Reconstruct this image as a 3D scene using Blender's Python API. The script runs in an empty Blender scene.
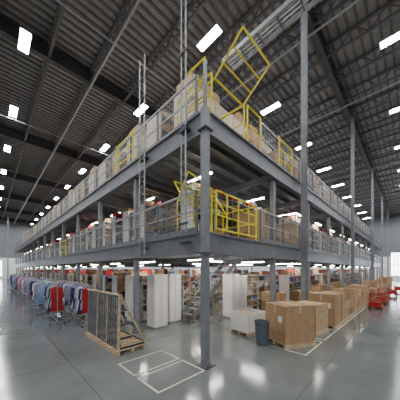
import bpy, math, random
from mathutils import Vector, Matrix
random.seed(7)
S=bpy.context.scene
COL=S.collection

# ---------------- materials ----------------
def mat(name,c,rough=.6,metal=0.0,var=.15,scale=4.0,emit=0.0,bump=0.0,spec=.5):
    m=bpy.data.materials.new(name); m.use_nodes=True
    nt=m.node_tree; b=nt.nodes['Principled BSDF']
    b.inputs['Roughness'].default_value=rough; b.inputs['Metallic'].default_value=metal
    b.inputs['Specular IOR Level'].default_value=spec
    tc=nt.nodes.new('ShaderNodeTexCoord'); n=nt.nodes.new('ShaderNodeTexNoise')
    n.inputs['Scale'].default_value=scale; n.inputs['Detail'].default_value=4
    nt.links.new(tc.outputs['Object'],n.inputs['Vector'])
    r=nt.nodes.new('ShaderNodeValToRGB')
    r.color_ramp.elements[0].position=.3; r.color_ramp.elements[1].position=.7
    r.color_ramp.elements[0].color=(c[0]*(1-var),c[1]*(1-var),c[2]*(1-var),1)
    r.color_ramp.elements[1].color=(min(1,c[0]*(1+var)),min(1,c[1]*(1+var)),min(1,c[2]*(1+var)),1)
    nt.links.new(n.outputs['Fac'],r.inputs['Fac']); nt.links.new(r.outputs['Color'],b.inputs['Base Color'])
    if emit:
        b.inputs['Emission Color'].default_value=(c[0],c[1],c[2],1); b.inputs['Emission Strength'].default_value=emit
    if bump:
        bp=nt.nodes.new('ShaderNodeBump'); bp.inputs['Strength'].default_value=bump; bp.inputs['Distance'].default_value=.02
        nt.links.new(n.outputs['Fac'],bp.inputs['Height']); nt.links.new(bp.outputs['Normal'],b.inputs['Normal'])
    return m
M={}
M['steel']=mat('painted_grey_steel',(.145,.15,.165),.45,.1)
M['steel_d']=mat('dark_grey_steel',(.06,.063,.07),.5,.2)
M['steel_l']=mat('galvanised_steel',(.36,.37,.385),.4,.3)
M['mesh']=mat('wire_mesh_steel',(.40,.41,.42),.5,.1)
M['colp']=mat('column_paint',(.20,.21,.23),.5,.1)
M['stair']=mat('stair_paint',(.50,.51,.53),.5,.1)
M['yellow']=mat('safety_yellow',(.90,.75,.015),.45,0,.05)
M['white']=mat('white_laminate',(.82,.80,.76),.5,0,.05)
M['cream']=mat('cream_panel',(.64,.55,.41),.6,0,.06)
M['card']=mat('cardboard',(.43,.265,.14),.85,0,.12,6,bump=.1)
M['card2']=mat('cardboard_light',(.52,.355,.20),.85,0,.12,6)
M['card3']=mat('cardboard_dark',(.26,.145,.07),.85,0,.12,6)
M['tape']=mat('packing_tape',(.56,.42,.27),.35)
M['wood']=mat('pallet_wood',(.55,.42,.27),.8,0,.25,9)
M['blue']=mat('blue_goods',(.06,.13,.38),.7)
M['lblue']=mat('pale_blue_fabric',(.30,.40,.62),.85)
M['red']=mat('red_paint',(.42,.008,.012),.5)
M['black']=mat('black_goods',(.02,.02,.025),.7)
M['pink']=mat('pink_fabric',(.55,.22,.30),.9)
M['lilac']=mat('lilac_fabric',(.36,.28,.50),.9)
M['grey']=mat('grey_goods',(.28,.28,.30),.8)
M['navy']=mat('navy_fabric',(.03,.04,.12),.9)
M['bin']=mat('grey_plastic',(.10,.13,.16),.45)
M['line']=mat('floor_tape_white',(.66,.66,.48),.5,0,.15,12)
M['roof']=mat('roof_deck',(.27,.26,.255),.6,.1)
M['roofrib']=mat('roof_deck_rib',(.13,.127,.125),.6,.1)
M['joist']=mat('roof_joist_paint',(.11,.108,.108),.6,.1)
M['girder']=mat('roof_girder_paint',(.055,.055,.057),.6,.1)
M['wall']=mat('wall_panel',(.74,.76,.77),.7,0,.04)
M['wall_u']=mat('wall_panel_upper',(.17,.175,.18),.7,0,.04)
M['lamp']=mat('led_panel',(.97,.985,1.0),.5,0,0,emit=175)
M['strip']=mat('led_strip',(1,.96,.88),.5,0,0,emit=80)
M['window']=mat('daylight_window',(.88,.95,1.0),.3,0,0,emit=9)
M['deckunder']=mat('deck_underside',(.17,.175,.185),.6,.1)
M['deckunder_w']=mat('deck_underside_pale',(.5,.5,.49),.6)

def floor_mat():
    m=bpy.data.materials.new('polished_concrete'); m.use_nodes=True
    nt=m.node_tree; b=nt.nodes['Principled BSDF']
    tc=nt.nodes.new('ShaderNodeTexCoord')
    n1=nt.nodes.new('ShaderNodeTexNoise'); n1.inputs['Scale'].default_value=.5; n1.inputs['Detail'].default_value=10; n1.inputs['Roughness'].default_value=.65
    nt.links.new(tc.outputs['Object'],n1.inputs['Vector'])
    r=nt.nodes.new('ShaderNodeValToRGB'); r.color_ramp.elements[0].position=.25; r.color_ramp.elements[1].position=.78
    r.color_ramp.elements[0].color=(.105,.114,.114,1); r.color_ramp.elements[1].color=(.21,.225,.223,1)
    nt.links.new(n1.outputs['Fac'],r.inputs['Fac'])
    br=nt.nodes.new('ShaderNodeTexBrick'); br.offset=0; br.inputs['Scale'].default_value=1
    br.inputs['Brick Width'].default_value=4.6; br.inputs['Row Height'].default_value=4.6; br.inputs['Mortar Size'].default_value=.01
    br.inputs['Color1'].default_value=(1,1,1,1); br.inputs['Color2'].default_value=(1,1,1,1); br.inputs['Mortar'].default_value=(.6,.6,.6,1)
    mp=nt.nodes.new('ShaderNodeMapping'); mp.inputs['Location'].default_value=(2.4,2.2,0)
    nt.links.new(tc.outputs['Object'],mp.inputs['Vector']); nt.links.new(mp.outputs['Vector'],br.inputs['Vector'])
    mx=nt.nodes.new('ShaderNodeMixRGB'); mx.blend_type='MULTIPLY'; mx.inputs['Fac'].default_value=1
    nt.links.new(r.outputs['Color'],mx.inputs['Color1']); nt.links.new(br.outputs['Color'],mx.inputs['Color2'])
    nt.links.new(mx.outputs['Color'],b.inputs['Base Color'])
    rr=nt.nodes.new('ShaderNodeMapRange'); rr.inputs['To Min'].default_value=.07; rr.inputs['To Max'].default_value=.2
    nt.links.new(n1.outputs['Fac'],rr.inputs['Value']); nt.links.new(rr.outputs['Result'],b.inputs['Roughness'])
    b.inputs['Specular IOR Level'].default_value=.9
    return m
M['floor']=floor_mat()

# ---------------- mesh builder ----------------
class B:
    def __init__(s): s.v=[];s.f=[];s.m=[];s.names=[]
    def mi(s,k):
        if k not in s.names: s.names.append(k)
        return s.names.index(k)
    def poly(s,vs,fs,k):
        o=len(s.v); s.v+= [tuple(v) for v in vs]; i=s.mi(k)
        for f in fs: s.f.append([a+o for a in f]); s.m.append(i)
    def box(s,a,b,k):
        x0,y0,z0=[min(a[i],b[i]) for i in range(3)]; x1,y1,z1=[max(a[i],b[i]) for i in range(3)]
        s.poly([(x0,y0,z0),(x1,y0,z0),(x1,y1,z0),(x0,y1,z0),(x0,y0,z1),(x1,y0,z1),(x1,y1,z1),(x0,y1,z1)],
          [(0,3,2,1),(4,5,6,7),(0,1,5,4),(1,2,6,5),(2,3,7,6),(3,0,4,7)],k)
    def bar(s,p,q,w,k,h=None,n=4):
        p=Vector(p);q=Vector(q);d=(q-p).normalized(); h=h or w
        up=Vector((0,0,1)) if abs(d.z)<.95 else Vector((0,1,0))
        a=d.cross(up).normalized(); c=a.cross(d).normalized()
        if n==4: off=[(-.5,-.5),(.5,-.5),(.5,.5),(-.5,.5)]
        else: off=[(.5*math.cos(2*math.pi*i/n),.5*math.sin(2*math.pi*i/n)) for i in range(n)]
        vs=[p+a*u*w+c*v*h for u,v in off]+[q+a*u*w+c*v*h for u,v in off]
        fs=[tuple(range(n))[::-1],tuple(range(n,2*n))]+[(i,(i+1)%n,n+(i+1)%n,n+i) for i in range(n)]
        s.poly(vs,fs,k)
    def path(s,pts,w,k,n=8,closed=False):
        L=len(pts)
        for i in range(L if closed else L-1): s.bar(pts[i],pts[(i+1)%L],w,k,n=n)
    def mesh(s,name):
        me=bpy.data.meshes.new(name); me.from_pydata(s.v,[],s.f)
        for k in s.names: me.materials.append(M[k])
        me.polygons.foreach_set('material_index',s.m); me.update(); return me
    def obj(s,name,loc=(0,0,0),rot=0,bevel=0):
        return put(s.mesh(name),name,loc,rot,bevel)
def put(me,name,loc=(0,0,0),rot=0,bevel=0,sc=1):
    o=bpy.data.objects.new(name,me); COL.objects.link(o); o.location=loc; o.rotation_euler=(0,0,rot); o.scale=(sc,sc,sc)
    return o

# ---------------- room shell ----------------
X0,X1,Y0,Y1,ZR=-14,64,-14,72,15.6
b=B(); b.box((X0,Y0,-.2),(X1,Y1,0),'floor'); b.obj('floor')
b=B(); b.box((X0,Y0,ZR),(X1,Y1,ZR+.2),'roof')
y=Y0+.15
while y<Y1: b.box((X0,y,ZR-.07),(X1,y+.13,ZR),'roofrib'); y+=.42
b.obj('ceiling')
def wall(name,a,c):
    b=B(); b.box((a[0],a[1],-.2),(c[0],c[1],5.5),'wall'); b.box((a[0],a[1],5.5),(c[0],c[1],ZR+.2),'wall_u'); b.obj(name)
wall('wall_west',(X0-.3,Y0-.3),(X0,Y1+.3)); wall('wall_south',(X0,Y0-.3),(X1,Y0))
wall('wall_east',(X1,Y0-.3),(X1+.3,Y1+.3)); wall('wall_north',(X0,Y1),(X1,Y1+.3))
def window(name,axis,c,z0,w,h):
    b=B()
    if axis=='x':
        b.box((X1-.05,c-w/2,z0),(X1-.02,c+w/2,z0+h),'window')
        for i in range(5):
            yy=c-w/2+w*i/4; b.box((X1-.12,yy-.06,z0),(X1-.001,yy+.06,z0+h),'steel_l')
        for zz in (z0,z0+h/2,z0+h): b.box((X1-.12,c-w/2,zz-.06),(X1-.001,c+w/2,zz+.06),'steel_l')
    else:
        b.box((c-w/2,Y1-.05,z0),(c+w/2,Y1-.02,z0+h),'window')
        for i in range(5):
            xx=c-w/2+w*i/4; b.box((xx-.06,Y1-.12,z0),(xx+.06,Y1-.001,z0+h),'steel_l')
        for zz in (z0,z0+h/2,z0+h): b.box((c-w/2,Y1-.12,zz-.06),(c+w/2,Y1-.001,zz+.06),'steel_l')
    b.obj(name)
window('window_1','x',-6.5,.9,7,5.5); window('window_2','y',-4.2,.6,6,4.2)
window('window_3','x',-1.2,.9,2.2,5.5)

# roof structure
b=B()
x=X0+1.2
while x<X1:
    b.box((x-.08,Y0,ZR-.20),(x+.08,Y1,ZR-.1),'joist')
    b.box((x-.07,Y0,ZR-.86),(x+.07,Y1,ZR-.79),'joist')
    y=Y0; k=0
    while y<Y1-.7:
        za,zb=(ZR-.82,ZR-.12) if k%2 else (ZR-.12,ZR-.82)
        b.bar((x,y,za),(x,y+.7,zb),.045,'joist'); y+=.7;k+=1
    x+=2.3
b.obj('roof_joists')
b=B()
for y in (-11.4,0,11.4,22.8,34.2,45.6,57,68.4):
    b.box((X0,y-.16,ZR-1.0),(X1,y+.16,ZR-.94),'girder'); b.box((X0,y-.16,ZR-.16),(X1,y+.16,ZR-.1),'girder')
    b.box((X0,y-.02,ZR-.98),(X1,y+.02,ZR-.12),'girder')
b.obj('roof_girders')
b=B()
for x in (-4.2,1.0,8.0,15,29,43):
    b.bar((x,Y0+.1,ZR-1.1),(x,Y1-.1,ZR-1.1),.11,'steel_l',n=8)
for y in (-5.2,7.6,19,31): b.bar((X0+.1,y,ZR-1.2),(X1-.1,y,ZR-1.2),.07,'steel_l',n=8)
b.obj('sprinkler_pipes')

# building columns
b=B()
b.box((-.11,-.11,0),(.11,-.095,ZR-1),'colp'); b.box((-.11,.095,0),(.11,.11,ZR-1),'colp'); b.box((-.012,-.095,0),(.012,.095,ZR-1),'colp')
b.box((-.2,-.2,0),(.2,.2,.03),'steel_d')
cm=b.mesh('building_column')
for x in (6.1,17.0,29,40.8,52.6):
    put(cm,'building_column',(x,-.27,0),math.pi/2)
for x in (17.0,40.8):
    for y in (22.8,45.6): put(cm,'building_column',(x,y+.6,0),math.pi/2)
put(cm,'building_column',(-.6,62,0))

# high-bay lights
b=B()
b.box((-.25,-.74,0),(.25,.74,.07),'steel_l'); b.box((-.21,-.70,-.012),(.21,.70,0),'lamp')
b.bar((-.2,-.5,.05),(-.2,-.5,.5),.015,'steel_l'); b.bar((.2,.5,.05),(.2,.5,.5),.015,'steel_l')
lm=b.mesh('high_bay_light')
for i in range(-2,9):
    for j in range(-2,10):
        x=4.45+6.9*i; y=3.95+7.1*j
        if X0+1<x<X1-1 and Y0+1<y<Y1-1: put(lm,'high_bay_light',(x,y,14.55))

# ---------------- mezzanine ----------------
LX,LY=47.0,54.0
def fascia(b,z0,z1):
    b.box((-.06,-.06,z0),(LX,-.03,z1),'steel'); b.box((-.06,-.12,z1-.04),(LX,.05,z1),'steel'); b.box((-.06,-.12,z0),(LX,.05,z0+.04),'steel')
    b.box((-.06,-.06,z0),(-.03,LY,z1),'steel'); b.box((-.12,-.06,z1-.04),(.05,LY,z1),'steel'); b.box((-.12,-.06,z0),(.05,LY,z0+.04),'steel')
b=B()
HX0,HX1,HY0,HY1=4.2,6.9,3.25,4.3
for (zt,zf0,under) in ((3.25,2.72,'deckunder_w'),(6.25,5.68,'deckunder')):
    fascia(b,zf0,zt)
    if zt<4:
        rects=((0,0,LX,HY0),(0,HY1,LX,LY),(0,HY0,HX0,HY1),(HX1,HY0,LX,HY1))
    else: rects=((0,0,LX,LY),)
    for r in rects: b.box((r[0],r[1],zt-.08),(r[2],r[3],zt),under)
    y=.6
    while y<LY:
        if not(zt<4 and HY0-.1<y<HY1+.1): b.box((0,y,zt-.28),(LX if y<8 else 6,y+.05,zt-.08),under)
        y+=.6 if y<8 else 1.2
    x=3.8
    while x<LX: 
        b.box((x-.08,0,zf0+.02),(x+.08,LY if x<12 else 9,zf0+.26),'steel'); x+=3.8
    y=7.2
    while y<LY: b.box((0,y-.08,zf0+.02),(8,y+.08,zf0+.26),'steel'); y+=3.6
b.obj('mezzanine_deck')
def column(h):
    b=B(); w=.08
    b.box((-w,-w,.02),(w,w,h),'colp'); b.box((-.18,-.18,0),(.18,.18,.025),'steel_d')
    for u in (-.13,.13):
        for v in (-.13,.13): b.bar((u,v,.02),(u,v,.06),.03,'steel_l',n=6)
    for zt in (2.72,5.68):
        b.box((-.14,-.14,zt-.03),(.14,.14,zt),'steel_d')
    return b.mesh('mezzanine_column')
mc=column(6.2)
put(mc,'mezzanine_column',(-.14,-.14,0))
x=3.8
while x<LX: put(mc,'mezzanine_column',(x,.08,0)); x+=3.8
y=3.6
while y<LY: put(mc,'mezzanine_column',(.08,y,0)); y+=3.6
for x in (3.8,7.6,11.4): put(mc,'mezzanine_column',(x,7.2,0))

# guard rails
def rail(b,p,q,z):
    p=Vector((p[0],p[1],z)); q=Vector((q[0],q[1],z)); L=(q-p).length; d=(q-p)/L
    for h,w in ((1.1,.05),(.6,.04)): b.bar(p+Vector((0,0,h)),q+Vector((0,0,h)),w,'steel_l')
    b.bar(p+Vector((0,0,.09)),q+Vector((0,0,.09)),.02,'steel',h=.16)
    n=max(1,round(L/1.8))
    for i in range(n+1):
        c=p+d*L*i/n; b.bar(c,c+Vector((0,0,1.12)),.055,'steel')
    n=int(min(L,26)/.13)
    for i in range(n):
        c=p+d*.13*i; b.bar(c+Vector((0,0,.15)),c+Vector((0,0,1.08)),.008,'mesh')
    for h in (.27,.38,.49,.71,.82,.93): b.bar(p+Vector((0,0,h)),q+Vector((0,0,h)),.008,'mesh')
for z in (3.25,6.25):
    b=B(); rail(b,(2.75,0),(LX,0),z); rail(b,(0,.3),(0,LY),z) 
    b.obj('guard_rail')

# yellow pivot safety gates
def gate(z,raised):
    b=B(); r=.05
    xs=(.25,1.75) if raised else (.25,2.45)
    for x in xs:
        b.path([(x,0,z),(x,0,z+1.15),(x,1.4,z+1.15),(x,1.4,z)],r,'yellow')
        b.bar((x,0,z+.6),(x,1.4,z+.6),r*.8,'yellow',n=8); b.bar((x,.7,z),(x,.7,z+1.15),r*.8,'yellow',n=8)
        b.box((x-.06,-.06,z),(x+.06,.06,z+.02),'yellow')
    def frame(o,u,L,bars=(.36,.68)):
        o=Vector(o);u=Vector(u).normalized()
        a=[o+Vector((.1,0,0)),o+Vector((.1,0,0))+u*L,o+Vector((xs[1]-xs[0]-.1,0,0))+u*L,o+Vector((xs[1]-xs[0]-.1,0,0))]
        b.path(a,r,'yellow',closed=True)
        for t in bars: b.bar(a[0]+u*L*t,a[3]+u*L*t,r*.75,'yellow',n=8)
        return a
    if raised:
        a=frame((xs[0],-.02,z+1.05),(0,-.80,.60),1.08,(.33,.66))
        for x in (xs[0]+.1,xs[1]-.1):
            b.bar((x,-.02,z+1.05),(x,1.3,z+1.12),r,'yellow',n=8)
        b.path([(.06,.06,z),(.06,.06,z+1.45),(.06,.8,z+1.45),(.06,.8,z)],r,'yellow')
        for h in (.5,1.0): b.bar((.06,.06,z+h),(.06,.8,z+h),r*.8,'yellow',n=8)
        b.path([(1.9,-.02,z),(1.9,-.02,z+1.2),(2.7,-.02,z+1.2),(2.7,-.02,z)],r,'yellow'); b.bar((1.9,-.02,z+.6),(2.7,-.02,z+.6),r*.8,'yellow',n=8)
    else:
        frame((xs[0],-.07,z+.12),(0,0,1),1.0)
        for x in (.8,1.35,1.9): b.bar((x,-.07,z+.12),(x,-.07,z+1.12),r*.75,'yellow',n=8)
        frame((xs[0],1.2,z+1.1),(0,.5,.8),.9)
        b.bar((xs[0],0,z+1.15),(xs[0],.9,z+1.9),r,'yellow',n=8); b.bar((xs[0],1.4,z+1.15),(xs[0],.9,z+1.9),r,'yellow',n=8)
    return b.obj('pallet_safety_gate')
gate(6.25,True); gate(3.25,False)
b=B()
for z in (3.25,6.25):
    b.bar((-.02,-.02,z),(-.02,-.02,z+1.25),.07,'steel')
b.obj('corner_rail_post')
b=B()
for y in (0,1.4): b.path([(-.08,y,0),(-.08,y,1.15)],.05,'yellow')
for h in (.3,.7,1.1): b.bar((-.08,0,h),(-.08,1.4,h),.045,'yellow',n=8)
me=b.mesh('swing_gate')
put(me,'swing_gate',(0,3.6,6.25)); put(me,'swing_gate',(0,13,3.25))
b=B()
for x in (0,1.2): b.path([(x,-.08,0),(x,-.08,1.15)],.05,'yellow')
for h in (.3,.7,1.1): b.bar((0,-.08,h),(1.2,-.08,h),.045,'yellow',n=8)
me=b.mesh('swing_gate'); put(me,'swing_gate',(4.0,0,6.25))

# conduit risers & mast
b=B()
b.bar((-.2,.5,3.3),(-.2,.5,ZR-.1),.05,'steel_l',n=8); b.bar((-.2,.68,3.3),(-.2,.68,ZR-.1),.035,'steel_l',n=8)
for z in (3.5,6.0,8,10,12,14): b.box((-.24,.44,z),(-.17,.74,z+.04),'steel_d')
for z in (3.0,5.95): b.box((-.24,.44,z),(-.05,.74,z+.06),'steel_d')
b.obj('conduit_riser')
b=B()
for dy in (0,.32): b.bar((-.2,2.55+dy,2.8),(-.2,2.55+dy,9.4),.035,'steel_l')
z=3.0
while z<9.3: b.bar((-.2,2.55,z),(-.2,2.87,z),.02,'steel_l',n=6); z+=.3
for z in (3.0,6.0): b.box((-.2,2.52,z),(-.05,2.9,z+.05),'steel_d')
b.obj('access_ladder')
# cable tray
b=B()
for dx in (-.28,.28): b.box((2.95+dx-.03,-9,10.42),(2.95+dx+.03,1.6,10.57),'steel_l')
for dx in (-.13,.0,.14): b.bar((2.95+dx,-9,10.56),(2.95+dx,1.6,10.56),.07,'mesh',n=8)
y=-9
while y<1.6: b.box((2.67,y,10.44),(3.23,y+.04,10.5),'steel'); y+=.7
for y in (-8,-5,-2,1.3):
    for dx in (-.3,.3): b.bar((2.95+dx,y,10.5),(2.95+dx,y,ZR-.1),.012,'steel_d')
b.obj('cable_tray')

# deck strip lights
b=B(); b.box((-.06,-.6,0),(.06,.6,.05),'steel_l'); b.box((-.05,-.59,-.02),(.05,.59,0),'strip')
b.bar((0,-.5,.05),(0,-.5,.22),.02,'steel_l'); b.bar((0,.5,.05),(0,.5,.22),.02,'steel_l')
sm=b.mesh('stair_fill_light')
for z in (2.68,5.66):
    for x in (1.6,5.2,9.0):
        y=1.8
        while y<LY-1:
            if x<9 or y<12: put(sm,'stair_fill_light',(x,y,z),0)
            y+=3.6
    for y in (1.2,4.8):
        x=9.5
        while x<LX-1: put(sm,'stair_fill_light',(x,y,z),math.pi/2); x+=3.8
put(sm,'stair_fill_light',(3.0,2.4,2.68),math.pi/2)  # extra strip outside the regular rows, added to brighten the dark staircase

# ---------------- shelving rows ----------------
goods=['card']*6+['card2']*5+['card3']*3+['white','white','cream','blue','black','grey','red','lblue']
def shelf_row(n,h=2.1,seed=0,levels=5,panel='white',d=.55,back=False,G=goods,sizes=(.13,.2,.28,.36,.5),top=.4):
    rnd=random.Random(seed); b=B(); w=1.15
    for i in range(n+1):
        for yy in (0,d): b.box((i*w-.02,yy-.02,0),(i*w+.02,yy+.02,h),'steel_l')
    b.box((-.04,-.03,.02),(-.02,d+.03,h+.02),panel); b.box((n*w+.02,-.03,.02),(n*w+.04,d+.03,h+.02),panel)
    if back:
        for i in range(n): b.box((i*w+.03,-.04,.05),((i+1)*w-.03,-.025,h),panel)
    step=(h-.1)/levels
    for l in range(levels+1):
        z=.08+l*step; b.box((0,-.01,z-.03),(n*w,d+.01,z),'steel_l')
        for i in range(n):
            x=i*w+.04
            while x<(i+1)*w-.15:
                bw=rnd.choice(sizes); bw=min(bw,(i+1)*w-.04-x)
                if bw>.07 and rnd.random()<.9:
                    hh=step*rnd.uniform(.45,.88)
                    if l==levels: hh=rnd.uniform(.15,top)
                    b.box((x,.02+rnd.uniform(0,.08),z),(x+bw-.015,d-.03,z+hh),rnd.choice(G))
                x+=bw
    return b.mesh('stocked_shelving_row')
R=[shelf_row(5,2.0,s,5) for s in (1,2,3)]
topG=['card']*5+['card2']*5+['card3']*2+['cream']*2+['white']
Rt=[shelf_row(5,2.5,s,4,pn,.95,bk,topG,(.36,.5,.6),.6) for s,bk,pn in ((11,True,'cream'),(12,False,'card2'),(13,False,'cream'))]
k=0
for lv,z0 in enumerate((0,3.25,6.25)):
    y=5.7 if lv==0 else 1.7
    while y<LY-1:
        me=(R if lv<2 else Rt)[k%3]
        if lv==2 and y<2: me=Rt[0]
        k+=1
        if lv==1 and 2.5<y<4.8: y+=1.55; continue
        put(me,'stocked_shelving_row',(1.15 if lv else .95,y,z0))
        y+=(1.55 if lv<2 else 1.9) if y<20 else 2.4
    x=8.3
    while x<LX-7:
        for yy in (1.3,3.4):
            if lv==2 and yy>3: continue
            put((R if lv<2 else Rt[1:]*2)[k%3],'stocked_shelving_row',(x,yy,z0)); k+=1
        x+=6.4

def cabinet(w,d,h,seed=1):
    rnd=random.Random(seed); b=B(); t=.025
    b.box((0,0,.05),(t,d,h),'white'); b.box((w-t,0,.05),(w,d,h),'white'); b.box((t,d-t,.05),(w-t,d,h),'white'); b.box((0,0,h),(w,d,h+t),'white')
    b.box((.02,.02,0),(w-.02,d-.02,.05),'grey'); b.box((w/2-t/2,.01,.05),(w/2+t/2,d-t,h),'white')
    b.box((w/2-.004,d,.08),(w/2+.004,d+.004,h-.03),'grey')
    for i in range(6):
        z=.06+i*(h-.06)/6; b.box((t,.01,z),(w-t,d-t,z+.02),'white')
        for j in range(2):
            x=t+.03+j*w/2
            while x<(j+1)*w/2-.15:
                bw=rnd.uniform(.1,.2)
                if rnd.random()<.75: b.box((x,.04,z+.02),(x+bw,d-.06,z+.02+rnd.uniform(.1,.26)),rnd.choice(goods))
                x+=bw+.015
    return b.mesh('white_storage_cabinet')
c1=cabinet(1.0,.5,2.05,seed=3); c2=cabinet(1.2,.5,2.0,seed=5); c3=cabinet(.62,.55,2.08,seed=8)
put(c3,'white_storage_cabinet',(1.35,3.95,0),math.pi)
put(c3,'white_storage_cabinet',(2.35,4.3,0),math.pi)
put(c1,'white_storage_cabinet',(.6,4.9,0),0)
put(c2,'white_storage_cabinet',(1.7,4.9,0),0)
put(c1,'white_storage_cabinet',(3.0,4.9,0),0)
put(c3,'white_storage_cabinet',(4.92,2.9,0),math.pi)
put(c2,'white_storage_cabinet',(5.5,2.3,0),0)
put(R[1],'stocked_shelving_row',(8.2,7.4,0))

b=B()
n=14; rise=3.25/n; run=.28; sx,sy0,sy1=2.72,3.4,4.15
for i in range(n): 
    b.box((sx+i*run,sy0,rise*(i+1)-.04),(sx+i*run+.3,sy1,rise*(i+1)),'stair')
for yy in (sy0-.03,sy1+.03):
    b.bar((sx,yy,.15),(sx+n*run,yy,3.25-.08),.05,'colp',h=.24)
    b.bar((sx+.1,yy,1.15),(sx+n*run,yy,4.2),.045,'stair',n=8); b.bar((sx+.1,yy,.65),(sx+n*run,yy,3.7),.035,'stair',n=8)
    for i in (0,4,8,13): b.bar((sx+.1+i*run,yy,rise*i+.05),(sx+.1+i*run,yy,rise*i+1.1),.045,'stair',n=8)
b.obj('staircase')

# ---------------- pallets & boxes ----------------
def pallet(b,w,d,z=0):
    for yy in (-d/2,-.05,d/2-.1): b.box((-w/2,yy,z),(w/2,yy+.1,z+.1),'wood')
    n=7
    for i in range(n):
        x=-w/2+(w-.1)*i/(n-1); b.box((x,-d/2,z+.1),(x+.1,d/2,z+.125),'wood')
def gaylord(w,d,h,k='card',seed=0):
    b=B(); pallet(b,w+.06,d+.06); z=.125; t=.012
    b.box((-w/2,-d/2,z),(w/2,-d/2+t,z+h),k); b.box((-w/2,d/2-t,z),(w/2,d/2,z+h),k)
    b.box((-w/2,-d/2,z),(-w/2+t,d/2,z+h),k); b.box((w/2-t,-d/2,z),(w/2,d/2,z+h),k)
    b.box((-w/2,-d/2,z+h-.015),(-.005,d/2,z+h),k); b.box((.005,-d/2,z+h-.015),(w/2,d/2,z+h),k)
    b.box((-.04,-d/2-.002,z+h-.2),(.04,-d/2,z+h),'tape'); b.box((-.04,-d/2,z+h),(.04,d/2,z+h+.002),'tape')
    b.box((-w/2-.002,-.04,z+h-.25),(-w/2,.04,z+h),'tape')
    b.box((-w/2-.003,-d/2+.15,z+h*.55),(-w/2,-d/2+.33,z+h*.72),'white')
    return b.mesh('palletised_carton')
g1=gaylord(1.05,1.0,1.1); g2=gaylord(.95,.9,.95,'card2'); g3=gaylord(1.05,1.0,1.2,'card')
put(g1,'palletised_carton',(2.95,-.88,0),-.5)
put(g2,'palletised_carton',(4.65,-.95,0),-.15)
put(g3,'palletised_carton',(6.2,-1.05,0),0)
def stack(seed):
    rnd=random.Random(seed); b=B(); pallet(b,1.1,1.0); z=.125
    for l in range(rnd.choice((2,3,3,4))):
        h=rnd.uniform(.3,.42)
        for i in range(2):
            for j in range(2):
                if l>1 and rnd.random()<.25: continue
                x=-.52+i*.53; y=-.48+j*.49
                c=rnd.choice(('card','card2','card3','card')); b.box((x,y,z),(x+.51,y+.47,z+h),c)
                b.box((x+.23,y-.002,z+.0),(x+.28,y+.47,z+h+.002),'tape')
        z+=h+.003
    return b.mesh('pallet_of_boxes')
SK=[stack(s) for s in (1,2,3,4,5)]
for i,x in enumerate((7.6,8.9,10.2,11.9,13.2,14.5,18.6,20.2,21.6,23.6,25.0,27.5,31.5,33,36,39)):
    put(SK[i%5],'pallet_of_boxes',(x,-1.05,0),random.uniform(-.08,.08))
for i,(x,y) in enumerate(((5.7,.85),(8.7,.7),(10.2,.7),(13,.7),(14.2,.7),(17,.7))):
    put(SK[(i+2)%5],'pallet_of_boxes',(x,y,0),0)
for i,(x,y,z) in enumerate(((3.6,.75,3.25),(5.2,.75,3.25),(6.9,.7,3.25),(3.4,.9,6.25),(5.0,.8,6.25),(6.9,.75,6.25))):
    put(SK[i%5],'pallet_of_boxes',(x,y,z),0)

# trash bin
b=B(); n=24
prof=[(.17,0),(.185,.03),(.215,.66),(.235,.66),(.235,.72),(.21,.72),(.2,.62),(.165,.05)]
vs=[];fs=[]
for r,z in prof:
    for i in range(n): vs.append((r*math.cos(2*math.pi*i/n),r*math.sin(2*math.pi*i/n),z))
for p in range(len(prof)-1):
    for i in range(n): fs.append((p*n+i,p*n+(i+1)%n,(p+1)*n+(i+1)%n,(p+1)*n+i))
fs.append(tuple(range(n))[::-1]); fs.append(tuple(range((len(prof)-1)*n,len(prof)*n)))
b.poly(vs,fs,'bin')
for sgn in (-1,1): b.box((sgn*.22,-.06,.5),(sgn*.27,.06,.56),'bin')
b.obj('trash_bin',(2.18,-.36,0))
b=B(); pallet(b,1.0,.9)
for a,c in (((-.48,-.43),(.48,-.41)),((-.48,.41),(.48,.43)),((-.48,-.43),(-.46,.43)),((.46,-.43),(.48,.43))): b.box((a[0],a[1],.125),(c[0],c[1],.78),'white')
b.box((-.45,-.4,.13),(.45,.4,.6),'grey'); b.box((-.3,-.3,.6),(.1,.2,.76),'card2'); b.box((.12,-.2,.6),(.4,.3,.72),'blue')
b.obj('bulk_bin',(3.0,.65,0),-.15)

# slatted A-frame rack
b=B()
for x in (-.42,0,.38): b.box((x-.05,-1.25,0),(x+.05,1.25,.1),'wood')
y=-1.25
while y<1.2: b.box((-.48,y,.1),(.48,y+.11,.13),'wood'); y+=.2
for y in (-1.2,-.4,.4,1.2): b.bar((-.40,y,.13),(-.36,y,1.62),.06,'wood')
for z in (.25,.9,1.58): b.bar((-.36,-1.22,z),(-.36,1.22,z),.05,'steel_d')
y=-1.15
while y<1.2: b.bar((-.42,y,.15),(-.38,y,1.58),.03,'steel',h=.05); y+=.155
b.bar((-.40,-1.24,1.63),(-.40,1.24,1.63),.08,'wood',h=.04)
for y in (-1.2,-.4,.4,1.2):
    b.bar((-.34,y,1.6),(.42,y,.15),.055,'wood'); b.bar((-.36,y,.16),(.42,y,.16),.05,'steel_d'); b.bar((-.36,y,.8),(.06,y,.8),.04,'steel_d')
for (x,z) in ((-.1,1.16),(.15,.68),(.4,.2)): b.bar((x,-1.2,z),(x,1.2,z),.04,'steel_d')
b.obj('a_frame_rack',(-.95,3.15,0))

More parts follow.
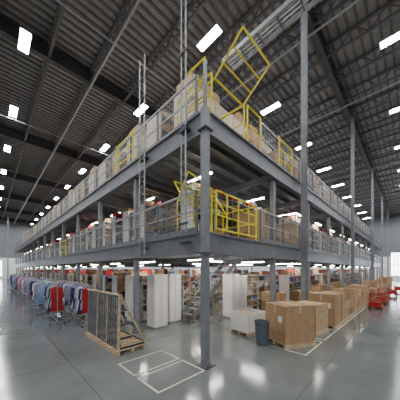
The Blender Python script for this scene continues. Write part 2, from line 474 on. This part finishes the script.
# garment racks
def garment_rack(seed,L=1.8):
    rnd=random.Random(seed); b=B()
    for y in (0,L):
        b.path([(0,y,.1),(0,y,1.7)],.035,'steel_l'); b.bar((-.28,y,.1),(.28,y,.1),.035,'steel_l',n=8)
        for x in (-.26,.26): b.bar((x-.02,y,.05),(x+.02,y,.05),.1,'black',n=10)
    b.bar((0,-.03,1.7),(0,L+.03,1.7),.035,'steel_l',n=8); b.bar((0,0,.12),(0,L,.12),.03,'steel_l',n=8)
    pal=['navy','black','navy','black','lblue','pink','white','grey','blue','lilac','cream','grey','red','lblue','white']
    y=.08; col=rnd.choice(pal)
    while y<L-.08:
        if rnd.random()<.6: col=rnd.choice(pal)
        h=rnd.uniform(.75,1.15); s=rnd.uniform(.2,.25); t=rnd.uniform(.03,.05); hw=s+rnd.uniform(-.02,.07); zt=1.6
        pr=[(-.05,zt),(-s,zt-.09),(-s-.04,zt-.5),(-s+.02,zt-.52),(-hw,zt-h),(hw,zt-h+rnd.uniform(-.03,.03)),(s-.02,zt-.52),(s+.04,zt-.5),(s,zt-.09),(.05,zt)]
        N=len(pr); tw=rnd.uniform(-.03,.03)
        vs=[(x,y-t/2+tw*x*2,z) for x,z in pr]+[(x,y+t/2+tw*x*2,z) for x,z in pr]
        b.poly(vs,[tuple(range(N)),tuple(range(N,2*N))[::-1]]+[(i,N+i,N+(i+1)%N,(i+1)%N) for i in range(N)],col)
        b.bar((0,y,zt-.01),(0,y,1.72),.012,'steel_l')
        y+=t+rnd.uniform(.01,.03)
    return b.mesh('garment_rack')
GR=[garment_rack(s) for s in (1,2,3,4,5)]
k=0
y=5.6
while y<46:
    put(GR[k%5],'garment_rack',(-.75 if k%3 else -.95,y,0),random.uniform(-.05,.05)); k+=1
    y+=2.15
y=7
while y<30: put(GR[(k+1)%5],'garment_rack',(-1.75,y,0),random.uniform(-.06,.06)); k+=1; y+=3.1

# red platform carts
def cart():
    b=B(); b.box((-.4,-.7,.2),(.4,.7,.26),'red')
    for x in (-.32,.32):
        for y in (-.58,.58): b.bar((x-.025,y,.08),(x+.025,y,.08),.16,'black',n=12); b.box((x-.02,y-.02,.1),(x+.02,y+.02,.2),'steel_d')
    for y in (-.68,.68): b.path([(-.36,y,.26),(-.36,y,1.05),(.36,y,1.05),(.36,y,.26)],.035,'red'); b.bar((-.36,y,.7),(.36,y,.7),.03,'red',n=8)
    b.box((-.36,-.5,.26),(.3,.1,.62),'card3'); b.box((-.3,.15,.26),(.3,.6,.5),'red')
    return b.mesh('red_platform_cart')
rc=cart()
for x,y in ((12.6,-2.1),(15.6,-2.15),(17.6,-2.1),(22,-2.4),(27,-2.6)): put(rc,'red_platform_cart',(x,y,0),math.pi/2+random.uniform(-.15,.15),sc=.85)

def rect(b,x0,y0,x1,y1,w=.04):
    z=.004
    b.box((x0,y0,0),(x1,y0+w,z),'line'); b.box((x0,y1-w,0),(x1,y1,z),'line'); b.box((x0,y0+w,0),(x0+w,y1-w,z),'line'); b.box((x1-w,y0+w,0),(x1,y1-w,z),'line')
b=B()
rect(b,-1.6,-.32,-.32,.48); rect(b,-1.6,.6,-.32,1.42)
for i in range(10): rect(b,2.2+i*1.75,-1.65,3.75+i*1.75,-.25)
b.obj('floor_marking_tape')

w=bpy.data.worlds.new('World'); S.world=w; w.use_nodes=True
w.node_tree.nodes['Background'].inputs[0].default_value=(.5,.55,.6,1); w.node_tree.nodes['Background'].inputs[1].default_value=.3
cd=bpy.data.cameras.new('camera'); cam=bpy.data.objects.new('camera',cd); COL.objects.link(cam)
cam.location=(-3.836,-3.659,2.3); cam.rotation_euler=(math.pi/2,0,-math.pi/4)
cd.sensor_width=36; cd.lens=19.08; cd.shift_y=.175; cd.clip_end=300; cd.clip_start=.05
S.camera=cam
